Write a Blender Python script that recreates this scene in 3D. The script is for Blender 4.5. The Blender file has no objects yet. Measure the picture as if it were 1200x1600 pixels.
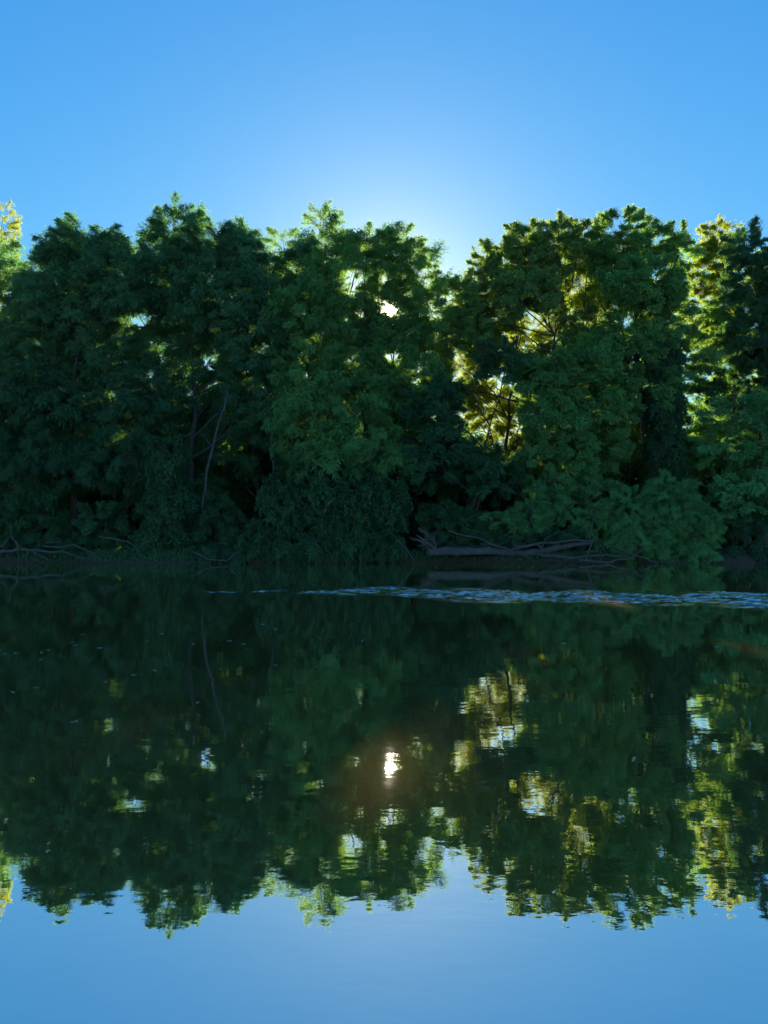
import bpy, math, random
import numpy as np
from mathutils import Vector, Matrix, Quaternion

R = math.radians
sc = bpy.context.scene
COL = sc.collection

# ------------------------------------------------------------------ camera
CAM_H = 1.6
FPX = 1202.0                      # focal length in pixels of the 1200x1600 frame
PITCH = math.atan(38.0 / FPX)     # horizon sits a little below the middle
cam = bpy.data.cameras.new('camera')
cam.sensor_fit = 'VERTICAL'
cam.sensor_height = 36.0
cam.lens = FPX / 1600.0 * 36.0
cam.clip_start = 0.05
cam.clip_end = 12000.0
camo = bpy.data.objects.new('camera', cam)
COL.objects.link(camo)
camo.location = (0, 0, CAM_H)
camo.rotation_euler = (math.pi / 2 + PITCH, 0, 0)
sc.camera = camo


def ray(px, py):
    """world direction seen at a pixel of the 1200x1600 photograph"""
    x = (px - 600.0) / FPX
    u = (800.0 - py) / FPX
    c, s = math.cos(PITCH), math.sin(PITCH)
    return Vector((x, c - u * s, s + u * c))


def at(px, py, Y):
    d = ray(px, py)
    return Vector((0, 0, CAM_H)) + d * (Y / d.y)


def on_water(px, py, z=0.0):
    d = ray(px, py)
    t = (z - CAM_H) / d.z
    return Vector((0, 0, CAM_H)) + d * t


# ------------------------------------------------------------------ sky and sun
SUN_DIR = ray(609, 484).normalized()
SUN_EL = math.asin(SUN_DIR.z)
SUN_AZ = math.atan2(SUN_DIR.x, SUN_DIR.y)
SKY_STRENGTH = 0.07
SUN_STRENGTH = 5.0
world = bpy.data.worlds.new('World')
sc.world = world
world.use_nodes = True
nt = world.node_tree
nt.nodes.clear()
sky = nt.nodes.new('ShaderNodeTexSky')
sky.sky_type = 'NISHITA'
sky.sun_disc = False
sky.sun_elevation = SUN_EL
sky.sun_rotation = SUN_AZ
sky.altitude = 100
sky.air_density = 1.0
sky.dust_density = 0.12
sky.ozone_density = 2.2
# a camera's rendering of deep blue: more saturation, over the whole sky alike
hsv = nt.nodes.new('ShaderNodeHueSaturation')
hsv.inputs['Saturation'].default_value = 1.3
hsv.inputs['Value'].default_value = 1.0
tint = nt.nodes.new('ShaderNodeMix')
tint.data_type = 'RGBA'
tint.blend_type = 'MULTIPLY'
tint.inputs[0].default_value = 1.0
tint.inputs[7].default_value = (0.43, 0.82, 1.58, 1)
sep = nt.nodes.new('ShaderNodeSeparateColor')
com = nt.nodes.new('ShaderNodeCombineColor')
pows = []
for e in (0.98, 0.74, 0.46):
    q = nt.nodes.new('ShaderNodeMath')
    q.operation = 'POWER'
    q.inputs[1].default_value = e
    pows.append(q)
# the sun itself: a small disc with the bright aureole that surrounds it
geo = nt.nodes.new('ShaderNodeNewGeometry')
dot = nt.nodes.new('ShaderNodeVectorMath')
dot.operation = 'DOT_PRODUCT'
dot.inputs[1].default_value = SUN_DIR
ac = nt.nodes.new('ShaderNodeMath')
ac.operation = 'ARCCOSINE'
disc = nt.nodes.new('ShaderNodeMapRange')
disc.interpolation_type = 'SMOOTHSTEP'
disc.inputs['From Min'].default_value = R(0.27)
disc.inputs['From Max'].default_value = R(0.36)
disc.inputs['To Min'].default_value = 800.0
disc.inputs['To Max'].default_value = 0.0
aur = nt.nodes.new('ShaderNodeMath')      # exp(-angle / k)
aur.operation = 'MULTIPLY'
aur.inputs[1].default_value = -1.0 / R(3.2)
ex = nt.nodes.new('ShaderNodeMath')
ex.operation = 'EXPONENT'
am = nt.nodes.new('ShaderNodeMath')
am.operation = 'MULTIPLY'
am.inputs[1].default_value = 4.0
ad = nt.nodes.new('ShaderNodeMath')
ad.operation = 'ADD'
sc_ = nt.nodes.new('ShaderNodeVectorMath')
sc_.operation = 'SCALE'
sc_.inputs[0].default_value = (1.0, 0.82, 0.55)
addc = nt.nodes.new('ShaderNodeVectorMath')
addc.operation = 'ADD'
bg = nt.nodes.new('ShaderNodeBackground')
bg.inputs['Strength'].default_value = SKY_STRENGTH
wo = nt.nodes.new('ShaderNodeOutputWorld')
L = nt.links.new
tc = nt.nodes.new('ShaderNodeTexCoord')
L(tc.outputs['Generated'], dot.inputs[0])
L(dot.outputs['Value'], ac.inputs[0])
L(ac.outputs[0], disc.inputs['Value'])
L(ac.outputs[0], aur.inputs[0])
L(aur.outputs[0], ex.inputs[0])
L(ex.outputs[0], am.inputs[0])
tight = nt.nodes.new('ShaderNodeMath')
tight.operation = 'MULTIPLY'
tight.inputs[1].default_value = -1.0 / R(0.45)
ex2 = nt.nodes.new('ShaderNodeMath')
ex2.operation = 'EXPONENT'
am2 = nt.nodes.new('ShaderNodeMath')
am2.operation = 'MULTIPLY_ADD'
am2.inputs[1].default_value = 60.0
L(ac.outputs[0], tight.inputs[0])
L(tight.outputs[0], ex2.inputs[0])
L(ex2.outputs[0], am2.inputs[0])
L(am.outputs[0], am2.inputs[2])
L(am2.outputs[0], ad.inputs[0])
L(disc.outputs[0], ad.inputs[1])
L(ad.outputs[0], sc_.inputs['Scale'])
L(sky.outputs[0], hsv.inputs['Color'])
L(hsv.outputs[0], sep.inputs[0])
for k, q in enumerate(pows):
    L(sep.outputs[k], q.inputs[0])
    L(q.outputs[0], com.inputs[k])
L(com.outputs[0], tint.inputs[6])
L(tint.outputs[2], addc.inputs[0])
L(sc_.outputs[0], addc.inputs[1])
L(addc.outputs[0], bg.inputs['Color'])
L(bg.outputs[0], wo.inputs['Surface'])

sun = bpy.data.lights.new('sun', 'SUN')
sun.energy = SUN_STRENGTH
sun.angle = R(0.53)
sun.color = (1.0, 0.92, 0.74)
suno = bpy.data.objects.new('sun', sun)
COL.objects.link(suno)
suno.location = (0, 30, 40)
suno.rotation_euler = (-SUN_DIR).to_track_quat('-Z', 'Y').to_euler()

sc.render.engine = 'CYCLES'
sc.view_settings.view_transform = 'Standard'
sc.view_settings.look = 'None'
sc.view_settings.gamma = 1.0
sc.view_settings.use_curve_mapping = False
sc.view_settings.exposure = 2.0
cy = sc.cycles
cy.max_bounces = 8
cy.diffuse_bounces = 3
cy.glossy_bounces = 3
cy.transmission_bounces = 5
cy.transparent_max_bounces = 8
cy.sample_clamp_indirect = 6.0
cy.caustics_reflective = True
cy.blur_glossy = 0.1
cy.caustics_refractive = False
cy.use_denoising = True


# ------------------------------------------------------------------ materials
def new_mat(name):
    m = bpy.data.materials.new(name)
    m.use_nodes = True
    t = m.node_tree
    t.nodes.clear()
    out = t.nodes.new('ShaderNodeOutputMaterial')
    return m, t, out


def N(t, typ, **kw):
    n = t.nodes.new(typ)
    for k, v in kw.items():
        setattr(n, k, v)
    return n


def noise(t, scale, detail=4, rough=.55, vec=None, dist=0.0):
    n = N(t, 'ShaderNodeTexNoise')
    n.inputs['Scale'].default_value = scale
    n.inputs['Detail'].default_value = detail
    n.inputs['Roughness'].default_value = rough
    n.inputs['Distortion'].default_value = dist
    if vec is not None:
        t.links.new(vec, n.inputs['Vector'])
    return n


def ramp(t, fac, stops):
    r = N(t, 'ShaderNodeValToRGB')
    e = r.color_ramp.elements
    while len(e) < len(stops):
        e.new(0.5)
    for el, (p, c) in zip(e, stops):
        el.position = p
        el.color = (*c, 1)
    t.links.new(fac, r.inputs['Fac'])
    return r


def mixrgb(t, a, b, fac, blend='MIX'):
    m = N(t, 'ShaderNodeMix', data_type='RGBA', blend_type=blend)
    for sock, v in ((m.inputs[0], fac), (m.inputs[6], a), (m.inputs[7], b)):
        if hasattr(v, 'is_output'):
            t.links.new(v, sock)
        elif isinstance(v, (int, float)):
            sock.default_value = v
        else:
            sock.default_value = (*v, 1)
    return m.outputs[2]


def leaf_mat(name, dark, light, thin_dark, thin_light, trans=0.5, gloss=0.05):
    """thin leaves: they reflect one colour and let a yellower one through"""
    m, t, out = new_mat(name)
    at_ = N(t, 'ShaderNodeAttribute', attribute_name='leaf_tone')
    oi = N(t, 'ShaderNodeObjectInfo')
    c = mixrgb(t, dark, light, at_.outputs['Fac'])
    ct = mixrgb(t, thin_dark, thin_light, at_.outputs['Fac'])
    # each bough a little greener, yellower or paler than the next
    hv = N(t, 'ShaderNodeHueSaturation')
    mr = N(t, 'ShaderNodeMapRange')
    mr.inputs['To Min'].default_value = 0.484
    mr.inputs['To Max'].default_value = 0.514
    mv = N(t, 'ShaderNodeMapRange')
    mv.inputs['To Min'].default_value = 0.72
    mv.inputs['To Max'].default_value = 1.3
    t.links.new(oi.outputs['Random'], mr.inputs['Value'])
    t.links.new(oi.outputs['Random'], mv.inputs['Value'])
    t.links.new(mr.outputs[0], hv.inputs['Hue'])
    t.links.new(mv.outputs[0], hv.inputs['Value'])
    t.links.new(c, hv.inputs['Color'])
    d = N(t, 'ShaderNodeBsdfDiffuse')
    t.links.new(hv.outputs[0], d.inputs['Color'])
    tr = N(t, 'ShaderNodeBsdfTranslucent')
    t.links.new(ct, tr.inputs['Color'])
    mx = N(t, 'ShaderNodeMixShader')
    mx.inputs[0].default_value = trans
    t.links.new(d.outputs[0], mx.inputs[1])
    t.links.new(tr.outputs[0], mx.inputs[2])
    g = N(t, 'ShaderNodeBsdfGlossy')
    g.inputs['Roughness'].default_value = 0.42
    mg = N(t, 'ShaderNodeMixShader')
    mg.inputs[0].default_value = gloss
    t.links.new(mx.outputs[0], mg.inputs[1])
    t.links.new(g.outputs[0], mg.inputs[2])
    t.links.new(mg.outputs[0], out.inputs['Surface'])
    return m


M = {}
M['leaf_deep_shaded'] = leaf_mat('leaf_deep_shaded', (.042, .125, .046), (.084, .19, .062), (.08, .20, .035), (.17, .32, .05), .45)  # low-storey green, darkened so its colour carries the shade of the hollows
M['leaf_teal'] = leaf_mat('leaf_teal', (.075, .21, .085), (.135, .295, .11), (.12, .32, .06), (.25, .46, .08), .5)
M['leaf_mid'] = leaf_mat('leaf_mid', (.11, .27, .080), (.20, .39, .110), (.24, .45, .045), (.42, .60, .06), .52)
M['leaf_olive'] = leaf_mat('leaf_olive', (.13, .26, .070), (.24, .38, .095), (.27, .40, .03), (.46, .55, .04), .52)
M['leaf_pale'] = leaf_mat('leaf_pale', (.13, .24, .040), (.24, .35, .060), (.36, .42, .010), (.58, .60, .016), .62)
M['leaf_vine_shaded'] = leaf_mat('leaf_vine_shaded', (.038, .112, .037), (.08, .185, .054), (.06, .15, .015), (.13, .24, .03), .42)  # creeper and bank green, likewise darkened with the shade near the water
M['leaf_willow'] = leaf_mat('leaf_willow', (.11, .31, .08), (.20, .44, .115), (.07, .18, .02), (.15, .28, .03), .36)


def bark_mat(name, a, b, scale=6):
    m, t, out = new_mat(name)
    tcn = N(t, 'ShaderNodeTexCoord')
    mp = N(t, 'ShaderNodeMapping')
    mp.inputs['Scale'].default_value = (1, 1, .25)
    t.links.new(tcn.outputs['Object'], mp.inputs['Vector'])
    n = noise(t, scale, 6, .65, mp.outputs[0], .6)
    r = ramp(t, n.outputs['Fac'], [(.3, a), (.7, b)])
    p = N(t, 'ShaderNodeBsdfPrincipled')
    p.inputs['Roughness'].default_value = .85
    t.links.new(r.outputs[0], p.inputs['Base Color'])
    bu = N(t, 'ShaderNodeBump')
    bu.inputs['Strength'].default_value = .7
    bu.inputs['Distance'].default_value = .03
    t.links.new(n.outputs['Fac'], bu.inputs['Height'])
    t.links.new(bu.outputs[0], p.inputs['Normal'])
    t.links.new(p.outputs[0], out.inputs['Surface'])
    return m


M['bark'] = bark_mat('bark', (.035, .028, .022), (.10, .08, .062))
M['bark_pale'] = bark_mat('bark_pale', (.045, .036, .03), (.105, .088, .07))
M['driftwood'] = bark_mat('driftwood', (.045, .033, .025), (.12, .09, .065), 9)

# soil, gravel and leaf litter
m, t, out = new_mat('ground')
tcn = N(t, 'ShaderNodeTexCoord')
n1 = noise(t, .9, 6, .6, tcn.outputs['Object'])
n2 = noise(t, 14, 5, .7, tcn.outputs['Object'])
vo = N(t, 'ShaderNodeTexVoronoi')
vo.inputs['Scale'].default_value = 9
t.links.new(tcn.outputs['Object'], vo.inputs['Vector'])
c1 = ramp(t, n1.outputs['Fac'], [(.25, (.10, .078, .052)), (.5, (.16, .12, .08)), (.75, (.12, .105, .06))])
c2 = ramp(t, n2.outputs['Fac'], [(.3, (.6, .58, .55)), (.7, (1.25, 1.2, 1.15))])
c = mixrgb(t, c1.outputs[0], c2.outputs[0], 1.0, 'MULTIPLY')
c3 = ramp(t, vo.outputs['Color'], [(0, (.55, .55, .55)), (1, (1.3, 1.25, 1.2))])
c = mixrgb(t, c, c3.outputs[0], .8, 'MULTIPLY')
# the bed under water is paler tan gravel with brown algae, the bank dark wet soil
sx = N(t, 'ShaderNodeSeparateXYZ')
t.links.new(tcn.outputs['Object'], sx.inputs[0])
wet = N(t, 'ShaderNodeMapRange')
wet.inputs['From Min'].default_value = -.22
wet.inputs['From Max'].default_value = -.05
t.links.new(sx.outputs['Z'], wet.inputs['Value'])
bed = mixrgb(t, c, (2.2, 2.1, 1.4), 1.0, 'MULTIPLY')
soil = mixrgb(t, c, (.5, .46, .42), 1.0, 'MULTIPLY')
c = mixrgb(t, bed, soil, wet.outputs[0])
p = N(t, 'ShaderNodeBsdfPrincipled')
p.inputs['Roughness'].default_value = .9
t.links.new(c, p.inputs['Base Color'])
bu = N(t, 'ShaderNodeBump')
bu.inputs['Strength'].default_value = .8
bu.inputs['Distance'].default_value = .05
t.links.new(n2.outputs['Fac'], bu.inputs['Height'])
t.links.new(bu.outputs[0], p.inputs['Normal'])
t.links.new(p.outputs[0], out.inputs['Surface'])
M['ground'] = m

# stones
m, t, out = new_mat('stone')
tcn = N(t, 'ShaderNodeTexCoord')
n1 = noise(t, 5, 6, .6, tcn.outputs['Object'])
r1 = ramp(t, n1.outputs['Fac'], [(.3, (.045, .042, .036)), (.7, (.11, .10, .085))])
p = N(t, 'ShaderNodeBsdfPrincipled')
p.inputs['Roughness'].default_value = .6
t.links.new(r1.outputs[0], p.inputs['Base Color'])
t.links.new(p.outputs[0], out.inputs['Surface'])
M['stone'] = m


# river water: a strong mirror that lets a little of the brown bed through
def water_mat(name, rip, fine_scale=9, rough=.006):
    m, t, out = new_mat(name)
    tcn = N(t, 'ShaderNodeTexCoord')
    ob = tcn.outputs['Object']

    def stretched(sx, sy):
        mp = N(t, 'ShaderNodeMapping')
        mp.inputs['Scale'].default_value = (sx, sy, 1)
        t.links.new(ob, mp.inputs['Vector'])
        return mp.outputs[0]
    big = noise(t, .55, 2, .5, stretched(.6, 1))
    mid = noise(t, 2.6, 3, .5, stretched(.55, 1), .3)
    fine = noise(t, fine_scale, 3, .55, stretched(.6, 1), .3)
    calm = noise(t, .22 if fine_scale == 9 else 2.2, 3, .6, stretched(.5, 1) if fine_scale == 9 else stretched(.3, 1))
    cr = N(t, 'ShaderNodeMapRange')
    cr.inputs['From Min'].default_value = .38
    cr.inputs['From Max'].default_value = .66 if fine_scale == 9 else .54
    cr.inputs['To Min'].default_value = .25
    cr.inputs['To Max'].default_value = 1.0
    cr.inputs['To Min'].default_value = .25 if fine_scale == 9 else .12
    t.links.new(calm.outputs['Fac'], cr.inputs['Value'])

    def mul(a, b):
        q = N(t, 'ShaderNodeMath', operation='MULTIPLY')
        for s, v in zip(q.inputs, (a, b)):
            if hasattr(v, 'is_output'):
                t.links.new(v, s)
            else:
                s.default_value = v
        return q.outputs[0]

    def add(a, b):
        q = N(t, 'ShaderNodeMath', operation='ADD')
        t.links.new(a, q.inputs[0])
        t.links.new(b, q.inputs[1])
        return q.outputs[0]
    chop = cr.outputs[0]
    if fine_scale != 9:                      # only as choppy as the wavelets there are high
        tn = N(t, 'ShaderNodeAttribute', attribute_name='leaf_tone')
        chop = mul(chop, tn.outputs['Fac'])
    h = add(mul(big.outputs['Fac'], .0032 * rip[0]), mul(mul(mid.outputs['Fac'], cr.outputs[0]), .0022 * rip[1]))
    h = add(h, mul(mul(fine.outputs['Fac'], chop), .00055 * rip[2]))
    bu = N(t, 'ShaderNodeBump')
    bu.inputs['Strength'].default_value = 1.0
    bu.inputs['Distance'].default_value = 1.0
    t.links.new(h, bu.inputs['Height'])
    g = N(t, 'ShaderNodeBsdfGlossy')
    g.inputs['Color'].default_value = (1.0, .97, .95, 1)
    g.inputs['Roughness'].default_value = rough
    t.links.new(bu.outputs[0], g.inputs['Normal'])
    tr = N(t, 'ShaderNodeBsdfTransparent')
    tr.inputs['Color'].default_value = (.76, .76, .42, 1)
    silt = N(t, 'ShaderNodeBsdfDiffuse')          # fine silt hanging in the water
    silt.inputs['Color'].default_value = (.42, .265, .07, 1)
    body = N(t, 'ShaderNodeMixShader')
    body.inputs[0].default_value = .48
    t.links.new(tr.outputs[0], body.inputs[1])
    t.links.new(silt.outputs[0], body.inputs[2])
    lw = N(t, 'ShaderNodeLayerWeight')
    lw.inputs['Blend'].default_value = .5
    pw = N(t, 'ShaderNodeMath', operation='POWER')
    pw.inputs[1].default_value = 4.0
    t.links.new(lw.outputs['Facing'], pw.inputs[0])
    mr = N(t, 'ShaderNodeMapRange')
    mr.inputs['To Min'].default_value = .67
    mr.inputs['To Max'].default_value = .90
    t.links.new(pw.outputs[0], mr.inputs['Value'])
    mx = N(t, 'ShaderNodeMixShader')
    t.links.new(mr.outputs[0], mx.inputs[0])
    t.links.new(body.outputs[0], mx.inputs[1])
    t.links.new(g.outputs[0], mx.inputs[2])
    t.links.new(mx.outputs[0], out.inputs['Surface'])
    return m


M['water'] = water_mat('river_water', (1, 1, 1))
M['riffle'] = water_mat('riffle_water', (1, 6, 110), 10, .02)

m, t, out = new_mat('dry_leaf')
oi = N(t, 'ShaderNodeObjectInfo')
r1 = ramp(t, oi.outputs['Random'], [(0, (.30, .26, .15)), (.5, (.42, .40, .30)), (1, (.2, .24, .09))])
p = N(t, 'ShaderNodeBsdfPrincipled')
p.inputs['Roughness'].default_value = .5
t.links.new(r1.outputs[0], p.inputs['Base Color'])
t.links.new(p.outputs[0], out.inputs['Surface'])
M['dry_leaf'] = m


# ------------------------------------------------------------------ mesh helpers
class MB:
    """collects shapes; build() links them as one mesh object"""

    def __init__(self):
        self.v, self.f, self.mi, self.tone, self.n = [], [], [], [], 0

    def add(self, v, f, mi=0, tone=None):
        v = np.asarray(v, float)
        f = np.asarray(f, np.int64)
        self.v.append(v)
        self.f.append(f + self.n)
        self.mi.append(np.full(len(f), mi, np.int32))
        self.tone.append(np.zeros(len(f), np.float32) if tone is None else np.asarray(tone, np.float32))
        self.n += len(v)

    def tube(self, pts, rad, sides=6, mi=0):
        P = np.asarray(pts, float)
        n = len(P)
        T = np.gradient(P, axis=0)
        T /= np.linalg.norm(T, axis=1)[:, None] + 1e-9
        ref = np.array([0, 0, 1.0]) if abs(T[0][2]) < .9 else np.array([1.0, 0, 0])
        A = np.cross(T, ref)
        A /= np.linalg.norm(A, axis=1)[:, None] + 1e-9
        B = np.cross(T, A)
        a = np.linspace(0, 2 * math.pi, sides, endpoint=False)
        rad = np.broadcast_to(np.asarray(rad, float), (n,))
        V = (P[:, None] + rad[:, None, None] * (np.cos(a)[None, :, None] * A[:, None] + np.sin(a)[None, :, None] * B[:, None])).reshape(-1, 3)
        i = np.arange(n - 1)[:, None] * sides
        j = np.arange(sides)[None]
        k = (j + 1) % sides
        F = np.stack([i + j, i + k, i + sides + k, i + sides + j], -1).reshape(-1, 4)
        self.add(V, F, mi)
        # pointed end caps
        self.add([P[-1] + T[-1] * rad[-1] * .5] + list(V[-sides:]), [[0, 1 + b, 1 + (b + 1) % sides, 0] for b in range(sides)], mi)

    def mesh(self, name, mats, smooth=False):
        V = np.concatenate(self.v)
        F = np.concatenate(self.f)
        MI = np.concatenate(self.mi)
        TO = np.concatenate(self.tone)
        me = bpy.data.meshes.new(name)
        tri = F[:, 0] == F[:, 3]
        faces = [tuple(q[:3]) if d else tuple(q) for q, d in zip(F.tolist(), tri)] if tri.any() else F.tolist()
        me.from_pydata(V.tolist(), [], faces)
        for mm in mats:
            me.materials.append(M[mm])
        me.polygons.foreach_set('material_index', MI)
        a = me.attributes.new('leaf_tone', 'FLOAT', 'FACE')
        a.data.foreach_set('value', TO)
        if smooth:
            me.polygons.foreach_set('use_smooth', np.ones(len(F), bool))
        me.update()
        return me


def link(name, data, parent=None, loc=(0, 0, 0), **props):
    o = bpy.data.objects.new(name, data)
    COL.objects.link(o)
    o.location = loc
    if parent is not None:
        o.parent = parent
    for k, v in props.items():
        o[k] = v
    return o


def nrm(a):
    return a / (np.linalg.norm(a, axis=-1, keepdims=True) + 1e-9)


def wander(rng, a, b, n, amp):
    """a bent natural line from a to b"""
    a, b = np.asarray(a, float), np.asarray(b, float)
    tt = np.linspace(0, 1, n)[:, None]
    P = a + (b - a) * tt
    w = np.cumsum(rng.normal(0, 1, (n, 3)), 0)
    w = w - w[0] - (w[-1] - w[0]) * tt
    return P + w * amp * np.linalg.norm(b - a) / math.sqrt(n)


# ------------------------------------------------------------------ ground, bed and far bank: one sheet
def shore_far(x):
    return 46.0 + .5 * np.sin(x * .21 + 1) + .35 * np.sin(x * .55) + .18 * np.sin(x * 1.3 + 2)


def ground_z(x, y):
    x = np.asarray(x, float)
    y = np.asarray(y, float)
    d = y - shore_far(x)
    bank = np.where(d < 0, np.maximum(-.55, d * .35 - .05), np.minimum(.45, -.05 + d * .9))
    bank = np.where(d > .55, .45 + np.minimum(d - .55, 40) * .03, bank)
    dn = (1.3 + .15 * np.sin(x * 1.1)) - y
    near = np.where(dn < 0, np.maximum(-.55, dn * .25 - .01), np.minimum(.22 * dn, 1.2))
    z = np.where(y < 20, near, bank)
    lump = .05 * np.sin(x * 2.3 + y * 1.1) * np.sin(y * 1.9 - x * .7) + .03 * np.sin(x * 5.1 + 1) * np.sin(y * 4.3)
    return z + lump * .6


xs = np.concatenate([np.array([-4000, -1500, -600, -300, -150, -90]), np.linspace(-60, 60, 241), np.array([90, 150, 300, 600, 1500, 4000])])
ys = np.concatenate([np.array([-3000, -600, -100, -30, -10]), np.linspace(-5, 12, 69), np.linspace(12.5, 42, 40), np.linspace(42.5, 52, 77), np.linspace(53, 90, 30), np.array([130, 250, 600, 1500, 5000])])
X, Y = np.meshgrid(xs, ys)
Z = ground_z(X, Y)
g = MB()
nx, ny = len(xs), len(ys)
ii = (np.arange(ny - 1)[:, None] * nx + np.arange(nx - 1)[None]).ravel()
g.add(np.stack([X.ravel(), Y.ravel(), Z.ravel()], 1), np.stack([ii, ii + 1, ii + nx + 1, ii + nx], 1))
link('ground', g.mesh('ground', ['ground'], True), kind='structure', label='brown soil bank and gravelly river bed under the trees')

# ------------------------------------------------------------------ river
g = MB()
xs = np.array([-3900, -400, -60, 60, 400, 3900.0])
ys = np.array([-1.5, 5, 20, 35, 48.0])
X, Y = np.meshgrid(xs, ys)
nx, ny = len(xs), len(ys)
ii = (np.arange(ny - 1)[:, None] * nx + np.arange(nx - 1)[None]).ravel()
g.add(np.stack([X.ravel(), Y.ravel(), X.ravel() * 0], 1), np.stack([ii, ii + 1, ii + nx + 1, ii + nx], 1))
river = link('river', g.mesh('river', ['water']), kind='structure', label='still dark river mirroring the trees and blue sky')


# the riffle: a band of broken wavelets across the right of the river
def riffle_mesh():
    rng = np.random.default_rng(5)
    x = np.arange(-5.2, 14, .042)
    y = np.arange(13.5, 28, .042)
    X, Y = np.meshgrid(x, y)
    # band centre and half width along x
    c = np.interp(X, [-5, 0, 4, 8, 12, 22], [22.2, 22.0, 21.0, 19.6, 18.9, 18.0])
    w = np.interp(X, [-5.2, -4, -2.5, -1, 0, 4, 8, 22], [.12, .35, .8, 1.7, 2.2, 2.4, 2.4, 2.7])
    ragged = .0
    env = 0
    for k in range(7):
        a = rng.uniform(0, 6.28)
        f = rng.uniform(.4, 2.2)
        ragged = ragged + .18 * np.sin(X * f + Y * rng.uniform(-.8, .8) + a)
    u = (Y - c) / w + ragged * .7
    env = np.clip(1.25 - np.abs(u), 0, 1)
    env = env * env * (3 - 2 * env)
    patch = .40
    for k in range(12):
        patch = patch + .19 * np.sin(X * rng.uniform(.6, 4.5) * rng.choice([-1, 1]) + Y * rng.uniform(1.5, 5.5) + rng.uniform(0, 6.28))
    core = np.clip((X + 2) / 9, 0, .3)          # closer packed towards the right
    env = env * np.clip(patch + core, 0, 1)
    h = 0
    for k in range(30):                       # crossing wavelets, crests mostly along the stream band
        th = rng.normal(math.pi / 2, .9)
        lam = rng.uniform(.17, .40)
        kx, ky = math.cos(th) * 6.28 / lam, math.sin(th) * 6.28 / lam
        ph = rng.uniform(0, 6.28) + .8 * np.sin(X * rng.uniform(.3, 1.2) + Y * rng.uniform(.3, 1.2))
        h = h + lam * .012 * np.sin(kx * X + ky * Y + ph)
    e2 = np.clip(env * 2.2, 0, 1)
    Zr = np.minimum(.016 * w, .035) * e2 * e2 * (3 - 2 * e2) + env * h * 1.0 - .003
    keep = env > .001
    kf = keep[:-1, :-1] | keep[1:, :-1] | keep[:-1, 1:] | keep[1:, 1:]
    nx_ = X.shape[1]
    idx = (np.arange(X.shape[0] - 1)[:, None] * nx_ + np.arange(nx_ - 1)[None])[kf]
    F = np.stack([idx, idx + 1, idx + nx_ + 1, idx + nx_], 1)
    used = np.unique(F)
    remap = np.zeros(X.size, np.int64)
    remap[used] = np.arange(len(used))
    V = np.stack([X.ravel(), Y.ravel(), Zr.ravel()], 1)[used]
    b = MB()
    b.add(V, remap[F], 0, np.clip(env.ravel()[F].mean(1) * 1.3, 0, 1))
    return b.mesh('riffle', ['riffle'], True)


link('riffle', riffle_mesh(), river, label='pale band of broken wavelets crossing the river')

# ------------------------------------------------------------------ boughs: leafy branches shared by the trees


def leaflets(b, p, d, n, ln, wd, rng, mi=1):
    """diamond leaflets folded along the rib"""
    s = nrm(np.cross(d, n))
    up = nrm(np.cross(s, d))
    ln = ln[:, None]
    wd = wd[:, None]
    mid = p + d * ln * .45
    tip = p + d * ln - up * ln * .18
    V = np.stack([p, mid + s * wd * .5 + up * wd * .12, tip, mid - s * wd * .5 + up * wd * .12], 1).reshape(-1, 3)
    k = np.arange(len(p))[:, None] * 4
    b.add(V, k + np.arange(4)[None], mi, rng.random(len(p)))


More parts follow.
